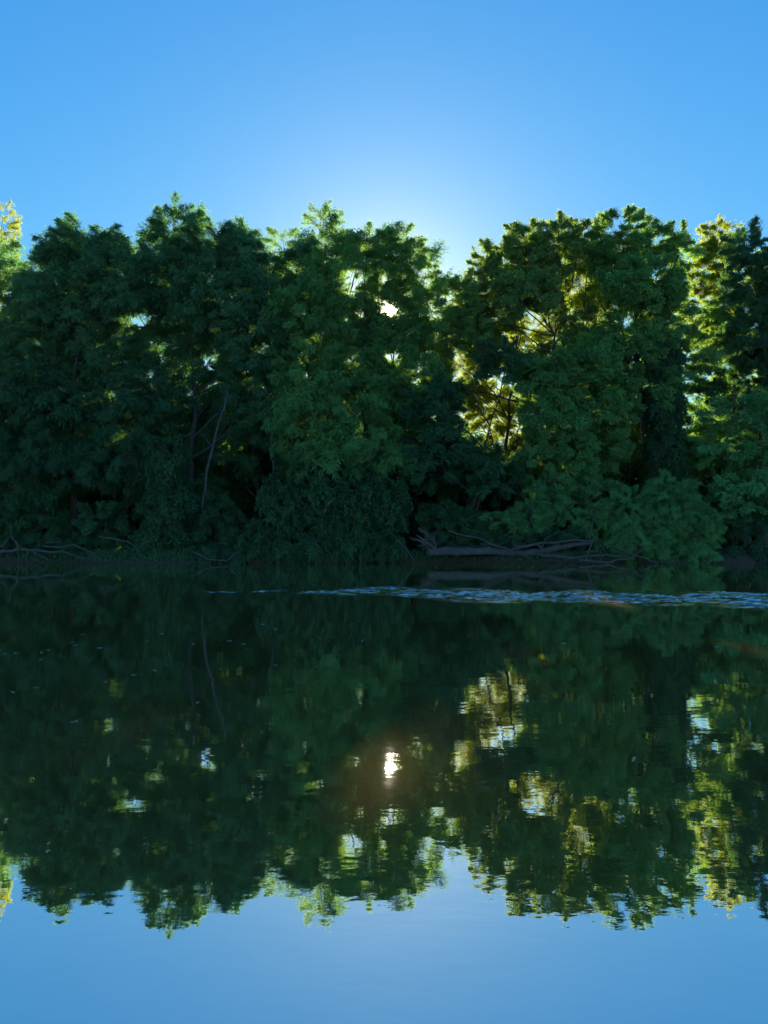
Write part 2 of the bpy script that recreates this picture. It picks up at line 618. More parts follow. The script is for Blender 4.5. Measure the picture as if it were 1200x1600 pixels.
def make_bough(seed, kind):
    rng = np.random.default_rng(seed)
    b = MB()
    spec = {
        #          L    twigs  leaves leaflets rach   len   wid   droop
        'pinnate': (2.5, 34, 11, 11, .34, .115, .052, .30),
        'broad':   (2.3, 36, 20, 5, .20, .115, .088, .22),
        'broad_airy':   (2.3, 26, 8, 4, .20, .125, .095, .22),
        'pinnate_airy': (2.5, 26, 6, 9, .34, .12, .054, .30),
        'willow':  (2.2, 32, 20, 5, .16, .14, .036, .5),
        'vine':    (2.8, 24, 12, 4, .14, .17, .14, .9),
    }[kind]
    Lg, ntw, nl, nf, rach, fl, fw, droop = spec
    jit = .09 if kind.startswith('pinnate') else .085
    lsz = (.78, .9, 1.0, 1.12, .85)[seed % 5]
    fl, fw = fl * lsz, fw * lsz
    nl = int(round(nl / lsz ** 1.4))
    tt = np.linspace(0, 1, 9)
    yaw = rng.normal(0, .18)
    stem = np.stack([Lg * tt, Lg * yaw * tt ** 2, Lg * (.16 * tt - droop * .55 * tt ** 2.2)], 1)
    stem += np.cumsum(rng.normal(0, .018, (9, 3)), 0)
    b.tube(stem, np.linspace(.022, .005, 9), 4, 0)
    PP, DD, NN, LL, WW = [], [], [], [], []
    for i in range(ntw):
        t0 = .10 + .90 * (i + rng.random()) / ntw
        q = t0 * 8
        k = min(int(q), 7)
        base = stem[k] + (stem[k + 1] - stem[k]) * (q - k)
        ax = nrm(stem[k + 1] - stem[k])
        side = (1 if i % 2 else -1)
        lat = nrm(np.cross(ax, [0, 0, 1])) * side
        ang = rng.uniform(.5, 1.15) if t0 < .93 else rng.uniform(0, .4)
        d = nrm(ax * math.cos(ang) + lat * math.sin(ang) + np.array([0, 0, rng.normal(.08, .75)]))
        tl = Lg * (.18 + .38 * math.sin(math.pi * min(t0 + .12, 1))) * rng.uniform(.6, 1.2)
        n = 5
        s = np.linspace(0, 1, n)
        tw = base + d * tl * s[:, None] + np.array([0, 0, -1.0]) * (droop * .5 * tl * s ** 2)[:, None]
        tw += np.cumsum(rng.normal(0, .012, (n, 3)), 0)
        b.tube(tw, np.linspace(.009, .003, n), 3, 0)
        for j in range(nl):
            u = (j + rng.random()) / nl
            q = u * (n - 1)
            kk = min(int(q), n - 2)
            lp = tw[kk] + (tw[kk + 1] - tw[kk]) * (q - kk) + rng.normal(0, jit, 3)
            ta = nrm(tw[kk + 1] - tw[kk])
            lt = nrm(np.cross(ta, [0, 0, 1])) * (1 if j % 2 else -1)
            an = rng.uniform(.5, 1.2) if j < nl - 1 else rng.uniform(0, .3)
            ld = nrm(ta * math.cos(an) + lt * math.sin(an) + np.array([0, 0, rng.normal(-.35, .4)]))
            up = nrm(np.array([rng.normal(0, .8), rng.normal(0, .8), .8]))
            rl = rach * rng.uniform(.6, 1.15)
            pairs = nf
            for f in range(pairs):
                v = (f // 2 + 1) / ((pairs + 1) // 2)
                fp = lp + ld * rl * v * .95 + np.array([0, 0, -1]) * rl * .25 * v * v
                if f == pairs - 1:
                    fd = ld
                else:
                    ls = nrm(np.cross(ld, up)) * (1 if f % 2 else -1)
                    fd = nrm(ld * .55 + ls * .85)
                fd = nrm(fd + np.array([0, 0, rng.normal(-.25, .22)]))
                PP.append(fp)
                DD.append(fd)
                NN.append(nrm(up + rng.normal(0, .5, 3)))
                LL.append(fl * rng.uniform(.7, 1.2))
                WW.append(fw * rng.uniform(.75, 1.2))
    leaflets(b, np.array(PP), np.array(DD), np.array(NN), np.array(LL), np.array(WW), rng)
    return b


BOUGHS = {}
NVAR = 5


def bough_mesh(kind, leafmat, k):
    key = (kind, leafmat, k)
    if key not in BOUGHS:
        if ('raw', kind, k) not in BOUGHS:
            BOUGHS[('raw', kind, k)] = make_bough(100 + k * 17 + len(kind), kind)
        BOUGHS[key] = BOUGHS[('raw', kind, k)].mesh('leafy_branch', ['bark', leafmat])
    return BOUGHS[key]


CAMP = np.array([0, 0, CAM_H])
SD = np.array(SUN_DIR)
CP, SP = math.cos(PITCH), math.sin(PITCH)


def to_px(P):
    q = np.asarray(P, float) - CAMP
    f = q[1] * CP + q[2] * SP
    u = -q[1] * SP + q[2] * CP
    return 600 + FPX * q[0] / f, 800 - FPX * u / f


# openings in the foliage wall: (px, py, rx, ry, chance that a branch there is missing)
SKY_GAPS = [
    (215, 505, 18, 14, .5), (265, 500, 20, 8, .5), (330, 590, 10, 18, .5), (945, 490, 10, 12, .6), (895, 430, 10, 12, .5),
    (700, 545, 8, 8, .5), (15, 460, 16, 28, .4), (40, 395, 12, 30, .9), (703, 392, 14, 42, 1.0), (210, 345, 14, 22, 1.0), (405, 350, 13, 20, 1.0), (925, 338, 9, 20, 1.0), (1084, 350, 11, 22, 1.0), (47, 365, 12, 30, 1.0),
]
# sunlit leaves seen through openings: (px, py, rx, ry, distance of the leaves)
SUNLIT = [
    (770, 645, 40, 46, 58.5), (832, 522, 32, 20, 58.5), (1102, 440, 22, 46, 56.5), (905, 452, 16, 20, 58.5),
    (722, 575, 16, 16, 58.5), (800, 690, 12, 18, 58.5), (552, 440, 8, 8, 58.5),
]


def blocked(rng, mid):
    px, py = to_px(mid)
    for gx, gy, rx, ry, pr in SKY_GAPS:
        e = ((px - gx) / (rx + 3)) ** 2 + ((py - gy) / (ry + 3)) ** 2
        if e < 1 and rng.random() < pr:
            return True
    for gx, gy, rx, ry, Yd in SUNLIT:
        if mid[1] < Yd - 1.2:
            e = ((px - gx) / (rx + 12)) ** 2 + ((py - gy) / (ry + 12)) ** 2
            if e < 1:
                return True
        elif mid[1] > Yd + 1.0:
            c = np.array(at(gx, gy, Yd))
            tt = (mid[1] - Yd) / SD[1]
            q = c + SD * tt
            rr = (rx + ry) * .5 / FPX * Yd + 2.0
            if math.hypot(mid[0] - q[0], mid[2] - q[2]) < rr:
                return True
    return False


COUNT = {'boughs': 0}
PLACED = []


def place_boughs(crown, base, lobes, kind, leafmat, rng, dens, size=1.0, droop=0.0, cull=True):
    """leafy branches over the surface and inside of each lobe (centre, radii) of a crown"""
    base = np.asarray(base, float)
    for c, r in lobes:
        c, r = np.asarray(c, float), np.asarray(r, float)
        area = 4 * math.pi * ((r[0] * r[1]) ** 1.6 / 3 + (r[0] * r[2]) ** 1.6 / 3 + (r[1] * r[2]) ** 1.6 / 3) ** (1 / 1.6)
        n = max(4, int(1.0 * dens * area / (size * size) + rng.random()))
        for i in range(n):
            z = 1 - 2 * (i + rng.random()) / n
            a = i * 2.39996 + rng.uniform(-.4, .4)
            s = math.sqrt(max(0, 1 - z * z))
            d = np.array([s * math.cos(a), s * math.sin(a), z])
            depth = rng.uniform(.45, .78) if rng.random() < .8 else rng.uniform(.05, .4)
            surf = c + d * r
            root = c + d * r * depth
            gap = np.linalg.norm(surf - root)
            ln = 2.5 * size
            f = np.clip(gap * 1.05 / ln, .6, 1.2) * rng.uniform(.85, 1.15) * size
            h = nrm(np.array([math.cos(a), math.sin(a), 0]))
            th = rng.uniform(0, 6.283)
            ax = nrm(d * r / r.max() * np.array([1, 1, .75]) + .4 * h + .55 * abs(z) * np.array([math.cos(th), math.sin(th), 0]) + rng.normal(0, .2, 3) + np.array([0, 0, .08 - droop]))
            mid = root + ax * 1.25 * f
            if cull and blocked(rng, mid):
                continue
            up = nrm(np.array([0, 0, 1.0]) + rng.normal(0, .25, 3) + .001)
            yv = nrm(np.cross(up, ax))
            zv = np.cross(ax, yv)
            k = int(rng.integers(NVAR))
            kd = kind
            if c[2] > 16.5 and kind in ('broad', 'pinnate') and rng.random() < .2:
                kd = kind + '_airy'           # thinner leafage towards the light
            o = bpy.data.objects.new('leafy_branch', bough_mesh(kd, leafmat, k))
            COL.objects.link(o)
            o.parent = crown
            mm = Matrix(((ax[0], yv[0], zv[0]), (ax[1], yv[1], zv[1]), (ax[2], yv[2], zv[2])))
            o.rotation_mode = 'QUATERNION'
            o.rotation_quaternion = mm.to_quaternion()
            o.location = root - base
            o.scale = (f, f * rng.choice([-1, 1]) if False else f, f)
            COUNT['boughs'] += 1
            PLACED.append((o, root, mm, f, mid))


def tree(name, label, cat, px, Yd, lobes, kind, leafmat, seed, dens=.42, size=1.0, trunk_r=.26, bark='bark',
         droop=0.0, lean=0.0, group=None, cull=True, depth=1.0):
    """lobes are (px, py, rx, ry, dY): read off the photograph, put at the tree's own distance with real size"""
    rng = np.random.default_rng(seed)
    bx = at(px, 838, Yd).x
    base = np.array([bx, Yd, float(ground_z(bx, Yd)) - .1])
    root = link(name, None, None, base, label=label, category=cat)
    root.empty_display_size = .3
    if group:
        root['group'] = group
    L3 = []
    for (lx, ly, rx, ry, dy) in lobes:
        y = Yd + dy
        c = np.array(at(lx, ly, y))
        k = y / FPX
        L3.append((c, np.array([rx * k, (rx + ry) * .5 * k * depth, ry * k])))
    top = max(L3, key=lambda q: q[0][2])[0]
    # trunk, bending towards the top of the crown
    tb = MB()
    end = base + (top - base) * .8
    tp = wander(rng, base, end, 14, .035)
    tp[:, 0] += lean * np.sin(np.linspace(0, math.pi, 14))
    hh = np.linspace(0, 1, 14)
    tb.tube(tp - base, trunk_r * .8 * (1.25 * np.exp(-hh * 14) * .6 + (1 - hh) ** .8 * .95 + .06), 9, 0)
    link('trunk', tb.mesh('trunk', [bark], True), root)
    for c, r in L3:
        # a limb from the trunk into each lobe, forking
        zt = np.clip(c[2] - r[2] * .9 - rng.uniform(.3, 1.5), base[2] + 1.2, None)
        k = int(np.argmin(np.abs(tp[:, 2] - zt)))
        k = min(k, 11)
        lb = MB()
        lp = wander(rng, tp[k], c, 8, .06)
        lr = max(.05, trunk_r * (1 - hh[k]) * .55)
        lb.tube(lp - base, np.linspace(lr, .03, 8), 6, 0)
        for q in range(4):
            e = c + nrm(rng.normal(0, 1, 3)) * r * .6
            st = lp[int(rng.integers(3, 7))]
            lb.tube(wander(rng, st, e, 6, .06) - base, np.linspace(lr * .4, .012, 6), 5, 0)
        link('limb', lb.mesh('limb', [bark], True), root)
    crown = link('crown', None, root)
    crown.empty_display_size = .3
    n0 = COUNT['boughs']
    place_boughs(crown, base, L3, kind, leafmat, rng, dens, size, droop, cull)
    print(seed, COUNT['boughs'] - n0, end='; ')
    return root


# ---- the trees along the far bank, left to right
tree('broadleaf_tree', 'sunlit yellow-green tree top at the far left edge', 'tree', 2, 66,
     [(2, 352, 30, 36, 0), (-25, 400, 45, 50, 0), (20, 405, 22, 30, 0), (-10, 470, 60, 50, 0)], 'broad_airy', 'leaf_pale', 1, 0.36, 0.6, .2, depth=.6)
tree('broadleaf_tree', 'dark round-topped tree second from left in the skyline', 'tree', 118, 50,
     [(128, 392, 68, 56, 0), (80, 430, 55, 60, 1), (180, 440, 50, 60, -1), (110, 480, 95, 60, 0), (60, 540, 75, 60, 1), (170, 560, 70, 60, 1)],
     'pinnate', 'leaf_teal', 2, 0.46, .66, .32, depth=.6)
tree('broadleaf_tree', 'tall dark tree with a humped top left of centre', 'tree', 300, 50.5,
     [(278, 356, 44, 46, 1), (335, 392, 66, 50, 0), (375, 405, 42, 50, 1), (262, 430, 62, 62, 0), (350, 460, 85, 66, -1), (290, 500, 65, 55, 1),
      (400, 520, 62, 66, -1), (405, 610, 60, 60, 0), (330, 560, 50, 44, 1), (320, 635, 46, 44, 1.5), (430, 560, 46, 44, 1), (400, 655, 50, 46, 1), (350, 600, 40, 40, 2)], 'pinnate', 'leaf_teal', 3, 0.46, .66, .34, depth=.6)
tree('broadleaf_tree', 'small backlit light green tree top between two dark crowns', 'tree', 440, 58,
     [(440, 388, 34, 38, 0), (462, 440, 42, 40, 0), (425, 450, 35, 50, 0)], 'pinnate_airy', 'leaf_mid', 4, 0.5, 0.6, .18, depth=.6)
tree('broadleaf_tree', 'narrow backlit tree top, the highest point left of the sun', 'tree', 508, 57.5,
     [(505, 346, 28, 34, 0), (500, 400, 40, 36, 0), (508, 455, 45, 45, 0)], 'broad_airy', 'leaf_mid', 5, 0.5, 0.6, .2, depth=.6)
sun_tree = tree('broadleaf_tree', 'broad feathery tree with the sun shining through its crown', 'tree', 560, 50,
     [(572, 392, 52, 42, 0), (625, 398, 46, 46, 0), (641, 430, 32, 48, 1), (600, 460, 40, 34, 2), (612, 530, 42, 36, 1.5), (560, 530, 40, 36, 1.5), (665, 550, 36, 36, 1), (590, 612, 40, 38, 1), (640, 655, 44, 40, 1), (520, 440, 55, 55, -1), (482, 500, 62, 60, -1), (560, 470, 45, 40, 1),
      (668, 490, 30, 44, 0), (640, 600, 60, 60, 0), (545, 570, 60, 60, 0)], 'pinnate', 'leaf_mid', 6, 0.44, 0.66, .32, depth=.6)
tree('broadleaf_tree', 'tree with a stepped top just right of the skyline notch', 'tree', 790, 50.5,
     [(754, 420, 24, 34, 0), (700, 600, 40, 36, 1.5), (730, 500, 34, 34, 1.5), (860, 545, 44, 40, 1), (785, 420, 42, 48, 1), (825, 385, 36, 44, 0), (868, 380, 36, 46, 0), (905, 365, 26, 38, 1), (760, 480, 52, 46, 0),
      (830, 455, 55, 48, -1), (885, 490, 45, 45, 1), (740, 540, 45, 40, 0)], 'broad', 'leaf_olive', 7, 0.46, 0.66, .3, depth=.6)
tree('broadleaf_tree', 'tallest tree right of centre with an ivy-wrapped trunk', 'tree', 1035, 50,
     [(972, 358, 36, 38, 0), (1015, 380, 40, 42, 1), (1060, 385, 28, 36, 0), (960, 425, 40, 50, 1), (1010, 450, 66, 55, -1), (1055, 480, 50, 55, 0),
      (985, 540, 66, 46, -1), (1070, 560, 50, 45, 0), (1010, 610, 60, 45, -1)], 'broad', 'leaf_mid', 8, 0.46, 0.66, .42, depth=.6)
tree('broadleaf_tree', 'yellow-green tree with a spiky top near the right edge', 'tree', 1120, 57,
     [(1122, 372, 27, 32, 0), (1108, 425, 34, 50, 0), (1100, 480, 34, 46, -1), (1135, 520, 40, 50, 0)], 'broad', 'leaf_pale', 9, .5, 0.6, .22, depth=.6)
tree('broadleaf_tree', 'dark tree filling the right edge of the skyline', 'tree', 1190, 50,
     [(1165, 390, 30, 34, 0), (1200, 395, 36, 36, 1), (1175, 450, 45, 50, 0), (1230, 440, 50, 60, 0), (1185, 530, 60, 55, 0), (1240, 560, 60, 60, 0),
      (1150, 610, 50, 45, 1)], 'broad', 'leaf_deep_shaded', 10, 0.46, 0.66, .32, depth=.6)

# ---- rear row: fills the wall of leaves just under the skyline
SKX = [-60, 0, 40, 60, 100, 150, 190, 210, 230, 280, 310, 340, 370, 405, 420, 460, 485, 530, 550, 600, 650, 670, 690, 705, 715, 740, 765, 800, 830, 870, 912, 925, 960, 1000, 1050, 1085, 1110, 1130, 1160, 1200, 1260]
SKY = [360, 335, 390, 345, 340, 335, 345, 372, 335, 315, 325, 336, 338, 375, 350, 350, 318, 322, 345, 345, 348, 372, 420, 428, 402, 378, 388, 342, 338, 332, 326, 362, 320, 330, 345, 372, 340, 340, 355, 365, 370]
rear = [(-20, 'dim tree behind the dark crown at the left edge', 'pinnate'), (80, 'dim tree filling in under the second crown from left', 'pinnate'),
        (190, 'dim tree in the dip between the first two dark crowns', 'pinnate'), (300, 'dim tree filling in under the humped dark crown', 'pinnate'),
        (410, 'dim tree in the dip left of the backlit tops', 'pinnate'), (510, 'dim tree under the narrow backlit top', 'pinnate'),
        (655, 'dim tree between the sun gap and the skyline notch', 'pinnate'), (765, 'dim tree right of the skyline notch', 'broad'),
        (860, 'dim tree under the stepped crown right of centre', 'broad'), (980, 'dim tree behind the ivy-wrapped trunk', 'broad'),
        (1170, 'dim tree behind the dark crown at the right edge', 'broad')]
for i, (px, lab, kind) in enumerate(rear):
    rng = np.random.default_rng(300 + i)
    lob = []
    for ox in (-52, 0, 52):
        y = np.interp(px + ox, SKX, SKY) + 62 + rng.uniform(0, 12)
        while y < 750:
            lob.append((px + ox + rng.uniform(-12, 12), y, rng.uniform(32, 40), rng.uniform(34, 42), rng.uniform(-1, 1.5)))
            y += rng.uniform(58, 74)
    tree('broadleaf_tree', lab, 'tree', px, 54.5, lob, kind, 'leaf_teal' if px < 700 else ('leaf_olive' if px < 900 else 'leaf_mid'), 310 + i, .36, 1.25, .22)

# ---- yellow-green trees that catch the sun inside the stand
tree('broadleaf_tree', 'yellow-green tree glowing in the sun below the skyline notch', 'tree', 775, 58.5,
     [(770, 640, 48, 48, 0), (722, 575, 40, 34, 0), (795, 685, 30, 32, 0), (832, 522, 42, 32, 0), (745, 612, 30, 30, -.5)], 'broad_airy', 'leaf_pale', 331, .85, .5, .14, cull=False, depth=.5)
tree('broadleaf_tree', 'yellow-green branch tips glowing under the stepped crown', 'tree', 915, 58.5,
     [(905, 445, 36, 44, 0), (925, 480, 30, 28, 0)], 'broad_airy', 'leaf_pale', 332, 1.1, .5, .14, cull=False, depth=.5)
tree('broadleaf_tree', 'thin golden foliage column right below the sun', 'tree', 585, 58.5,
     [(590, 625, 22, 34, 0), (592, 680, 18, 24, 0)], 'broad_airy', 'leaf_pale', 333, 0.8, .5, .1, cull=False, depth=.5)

# ---- undergrowth
ug = [(-40, 'left of the driftwood'), (60, 'behind the driftwood'), (150, 'behind the dim left shrub'), (300, 'at the foot of the leaning bare trunk'), (390, 'left of the hanging creepers'),
      (470, 'behind the hanging creepers'), (610, 'behind the root tangle'), (690, 'behind the left end of the fallen log'), (790, 'behind the middle of the fallen log'),
      (890, 'behind the two curved bare stems'), (980, 'behind the large willow bush'), (1100, 'in the dark right of the willow bush'), (1190, 'at the right edge')]
for i, (px, lab) in enumerate(ug):
    rng = np.random.default_rng(400 + i)
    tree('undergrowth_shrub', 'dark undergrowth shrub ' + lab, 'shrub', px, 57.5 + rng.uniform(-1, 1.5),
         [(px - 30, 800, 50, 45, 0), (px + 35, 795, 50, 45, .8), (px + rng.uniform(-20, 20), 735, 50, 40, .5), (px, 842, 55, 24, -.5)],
         'broad', 'leaf_deep_shaded', 410 + i, .40, 1.3, .06, cull=False, group='undergrowth shrubs behind the bank')

# ---- lower, middle storey in front
tree('broadleaf_tree', 'low dark tree leaning out at the left edge', 'tree', 20, 48.5,
     [(20, 610, 75, 60, 0), (90, 640, 65, 55, 0), (-30, 690, 60, 60, 0), (50, 710, 75, 50, -1), (120, 720, 55, 45, 0), (30, 775, 60, 40, 0)],
     'pinnate', 'leaf_deep_shaded', 11, 0.34, 0.75, .2, droop=.15)
tree('broadleaf_tree', 'low dark tree behind the leaning bare trunk', 'tree', 215, 49,
     [(200, 640, 62, 55, 0), (250, 610, 45, 50, 0), (180, 715, 60, 50, -1), (240, 700, 45, 55, 0), (255, 770, 40, 60, -.5)],
     'pinnate', 'leaf_deep_shaded', 12, 0.34, 0.75, .18, droop=.2)
tree('broadleaf_tree', 'low tree with leaves glowing under the sun gap', 'tree', 500, 48.5,
     [(490, 590, 55, 60, 0), (545, 630, 50, 55, 0), (480, 660, 55, 60, -.5), (560, 690, 60, 55, 0), (510, 720, 60, 55, -1), (600, 720, 45, 50, 0)],
     'pinnate', 'leaf_mid', 13, 0.34, 0.75, .2, droop=.2)
tree('broadleaf_tree', 'low leafy tree under the bright yellow patch', 'tree', 730, 48.8,
     [(680, 640, 50, 50, 0), (735, 600, 45, 40, 1), (720, 690, 60, 50, 0), (790, 570, 50, 40, 0), (670, 720, 50, 45, 0), (770, 740, 60, 45, 0)],
     'broad', 'leaf_deep_shaded', 14, 0.4, 0.7, .2)
tree('broadleaf_tree', 'low rounded tree beside the ivy-wrapped trunk', 'tree', 900, 48.5,
     [(850, 590, 55, 50, 0), (910, 580, 60, 50, 0), (870, 650, 60, 50, -.5), (945, 640, 50, 45, 0), (930, 700, 55, 40, 0), (840, 710, 50, 45, 0)],
     'broad', 'leaf_mid', 15, 0.4, 0.7, .2)
tree('broadleaf_tree', 'low tree spreading flat branches over the water at right', 'tree', 1180, 47.8,
     [(1160, 650, 55, 28, -.5), (1215, 640, 50, 40, 0), (1130, 700, 42, 26, 0), (1190, 715, 55, 40, -.5), (1165, 770, 55, 36, -1), (1225, 780, 50, 45, 0)],
     'broad', 'leaf_willow', 16, 0.4, 0.7, .2, droop=.1)

# ---- woodland behind, low enough that sky shows above it
bk = [(-60, 64, 'dark woodland tree behind the left edge'), (110, 61, 'dark woodland tree behind the second crown from left'),
      (250, 65, 'dark woodland tree behind the leaning bare trunk'), (400, 62, 'dark woodland tree behind the left-centre crowns'),
      (530, 66, 'dark woodland tree behind the hanging vines'), (670, 63, 'dark woodland tree behind the root tangle'),
      (810, 66, 'dark woodland tree behind the fallen log'), (940, 62, 'dark woodland tree behind the low rounded tree'),
      (1080, 64, 'dark woodland tree behind the riverside willow bush'), (1230, 61, 'dark woodland tree behind the right edge')]
for i, (px, Yd, lab) in enumerate(bk):
    tree('woodland_tree', lab, 'tree', px, Yd,
         [(px, 690, 95, 55, 0), (px - 45, 740, 70, 60, -1), (px + 50, 750, 70, 60, 1), (px, 800, 95, 50, 0), (px, 838, 95, 24, 0)],
         'broad', 'leaf_deep_shaded', 40 + i, .40, 1.5, .22, group='woodland trees behind the riverside row')

# ---- shrubs and creepers at the water's edge
shr = [
    ('vine_curtain', 'curtain of creepers hanging to the water left of the root tangle', 'creeper', 520, 47.4,
     [(450, 780, 40, 45, 0), (500, 760, 45, 60, 0), (555, 770, 45, 55, 0), (600, 790, 35, 45, 0), (430, 830, 40, 30, 0), (540, 830, 60, 30, -.3)], 'vine', 'leaf_vine_shaded', .75, .55, .55),
    ('shrub', 'ivy-covered stump standing at the waterline left of centre', 'shrub', 262, 47.0,
     [(258, 720, 26, 50, 0), (262, 790, 30, 50, 0), (258, 840, 45, 34, 0)], 'vine', 'leaf_vine_shaded', .9, .5, .5),
    ('shrub', 'dim shrub above the left driftwood', 'shrub', 165, 47.2,
     [(165, 815, 32, 30, 0), (130, 850, 25, 18, 0), (190, 850, 30, 24, 0)], 'broad', 'leaf_deep_shaded', .6, .6, .1),
    ('shrub', 'sparse shrub on the bank at the far left edge', 'shrub', 20, 47.6,
     [(10, 815, 40, 30, 0), (70, 825, 35, 22, 0)], 'broad', 'leaf_deep_shaded', .5, .6, .1),
    ('shrub', 'low drooping plant between stump and hanging creepers', 'shrub', 350, 47.2,
     [(335, 840, 35, 25, 0), (385, 835, 40, 28, 0), (330, 800, 40, 30, .5)], 'willow', 'leaf_vine_shaded', .7, .55, .4),
    ('shrub', 'bright green bush above the middle of the fallen log', 'shrub', 830, 47.4,
     [(825, 810, 38, 26, 0), (860, 790, 32, 30, .3), (785, 815, 35, 22, 0)], 'willow', 'leaf_willow', .8, .55, .2),
    ('shrub', 'low green bush above the left end of the fallen log', 'shrub', 735, 47.6,
     [(725, 820, 40, 24, 0), (760, 825, 30, 22, 0), (690, 810, 36, 26, .4)], 'broad', 'leaf_vine_shaded', .7, .55, .2),
    ('shrub', 'large rounded willow bush leaning into the water at right', 'shrub', 1040, 46.9,
     [(1040, 800, 60, 52, 0), (985, 800, 48, 42, 0), (1085, 830, 36, 48, -.2), (1000, 845, 60, 32, -.4), (1065, 860, 55, 26, -.5), (1050, 765, 40, 24, .2), (930, 820, 36, 30, .3)],
     'willow', 'leaf_willow', .75, .6, .25),
    ('shrub', 'low dark plant drooping over the water right of the dim left shrub', 'shrub', 215, 46.6,
     [(210, 862, 30, 16, 0), (235, 850, 24, 22, 0)], 'vine', 'leaf_deep_shaded', .8, .5, .5),
    ('shrub', 'low plant drooping to the water below the stump and creepers', 'shrub', 385, 46.5,
     [(365, 862, 32, 16, 0), (410, 858, 30, 18, 0), (320, 860, 30, 15, 0)], 'vine', 'leaf_deep_shaded', .8, .5, .5),
    ('creeper', 'leafy trails dangling to the water below the hanging creepers', 'creeper', 500, 46.4,
     [(455, 852, 30, 22, 0), (500, 850, 30, 24, 0), (550, 848, 34, 24, 0), (600, 846, 28, 22, 0)], 'vine', 'leaf_vine_shaded', .9, .5, .6),
    ('shrub', 'dark weeds on the bank behind the fallen log', 'shrub', 770, 47.0,
     [(700, 845, 34, 18, 0), (750, 842, 34, 18, 0), (800, 840, 34, 18, 0), (880, 838, 40, 18, 0)], 'willow', 'leaf_deep_shaded', .7, .5, .3),
    ('shrub', 'dark overhanging shrub in the shade right of the willow bush', 'shrub', 1165, 46.9,
     [(1165, 812, 30, 18, 0), (1200, 818, 36, 20, 0)], 'broad', 'leaf_deep_shaded', .6, .6, .3),
    ('shrub', 'dark weeds at the waterline right of the willow bush', 'shrub', 1160, 46.6,
     [(1130, 866, 24, 14, 0), (1165, 862, 30, 16, 0), (1205, 858, 34, 18, 0)], 'vine', 'leaf_deep_shaded', .8, .5, .4),
    ('shrub', 'dark weeds hanging over the driftwood bank', 'shrub', 60, 47.0,
     [(20, 845, 36, 16, 0), (70, 842, 36, 16, 0), (115, 852, 30, 16, 0), (-20, 850, 30, 18, 0)], 'willow', 'leaf_deep_shaded', .7, .5, .3),
    ('shrub', 'feathery sapling behind the two curved bare stems', 'shrub', 900, 48.2,
     [(890, 750, 45, 30, 0), (935, 765, 38, 30, 0), (850, 765, 35, 28, 0)], 'willow', 'leaf_willow', .6, .6, .2),
]
for i, (nm, lab, cat, px, Yd, lobes, kind, lm, dens, size, droop) in enumerate(shr):
    tree(nm, lab, cat, px, Yd, lobes, kind, lm, 70 + i, dens, size, .07, droop=droop, cull=False, depth=.8)

# ivy round the tall trunk at right
rng = np.random.default_rng(9)
ivy = tree('vine_column', 'ivy column wrapping the tall trunk at right', 'creeper', 1038, 49.3,
           [(1036, 560, 26, 40, 0), (1038, 630, 24, 45, 0), (1040, 700, 24, 45, 0), (1040, 750, 26, 30, 0)], 'vine', 'leaf_vine_shaded', 95, 1.0, .45, .08, droop=.5, cull=False)


# ------------------------------------------------------------------ dead wood
def stick(b, rng, pts, r0, r1, n=12, amp=.04, sides=7):
    P = []
    for a, c in zip(pts[:-1], pts[1:]):
        w = wander(rng, a, c, n, amp)
        P.append(w if not P else w[1:])
    P = np.concatenate(P)
    b.tube(P, np.linspace(r0, r1, len(P)) * (1 + .12 * rng.normal(0, 1, len(P))), sides)
    return P


def wood(name, label, cat, parts, seed, mat='driftwood', group=None):
    """parts: (part name, [(px, py, Y)...], r0, r1)"""
    rng = np.random.default_rng(seed)
    first = np.array(at(*parts[0][1][0]))
    root = link(name, None, None, first, label=label, category=cat)
    root.empty_display_size = .3
    for pn, pts, r0, r1 in parts:
        b = MB()
        stick(b, rng, [np.array(at(*q)) - first for q in pts], r0, r1)
        link(pn, b.mesh(pn, [mat], True), root)
    return root


wood('fallen_log', 'long grey fallen log lying along the waterline right of centre', 'log', [
    ('log', [(668, 863, 45.6), (770, 861, 45.7), (870, 855, 45.9), (925, 848, 46.0)], .27, .14),
    ('branch', [(800, 858, 45.5), (850, 848, 45.5), (930, 843, 45.8)], .10, .05),
    ('branch', [(840, 866, 45.3), (900, 872, 45.2), (990, 866, 45.2), (1005, 856, 45.3)], .09, .03),
    ('branch', [(905, 875, 45.1), (950, 879, 45.0), (985, 872, 45.0), (1007, 858, 45.1)], .07, .025),
    ('branch', [(915, 874, 45.2), (924, 850, 45.3), (928, 838, 45.4)], .05, .025),
    ('branch', [(846, 858, 45.4), (852, 842, 45.4), (866, 833, 45.5)], .05, .02),
    ('branch', [(838, 850, 45.4), (855, 862, 45.2), (858, 873, 45.1)], .06, .03),
    ('branch', [(958, 853, 45.3), (985, 864, 45.1), (1028, 880, 45.0)], .05, .03),
    ('branch', [(760, 848, 45.6), (790, 857, 45.4), (830, 872, 45.2)], .06, .03),
    ('branch', [(700, 828, 46.0), (745, 840, 45.8), (790, 856, 45.6)], .05, .03),
    ('twig', [(880, 872, 45.1), (884, 858, 45.2)], .03, .012),
    ('twig', [(948, 868, 45.1), (938, 850, 45.3)], .03, .012),
    ('twig', [(800, 868, 45.2), (806, 852, 45.3)], .03, .012),
    ('twig', [(870, 870, 45.1), (852, 860, 45.1), (845, 866, 45.0)], .03, .012),
], 201)
rr = random.Random(4)
LOG = bpy.data.objects['fallen_log']
rngt = np.random.default_rng(88)
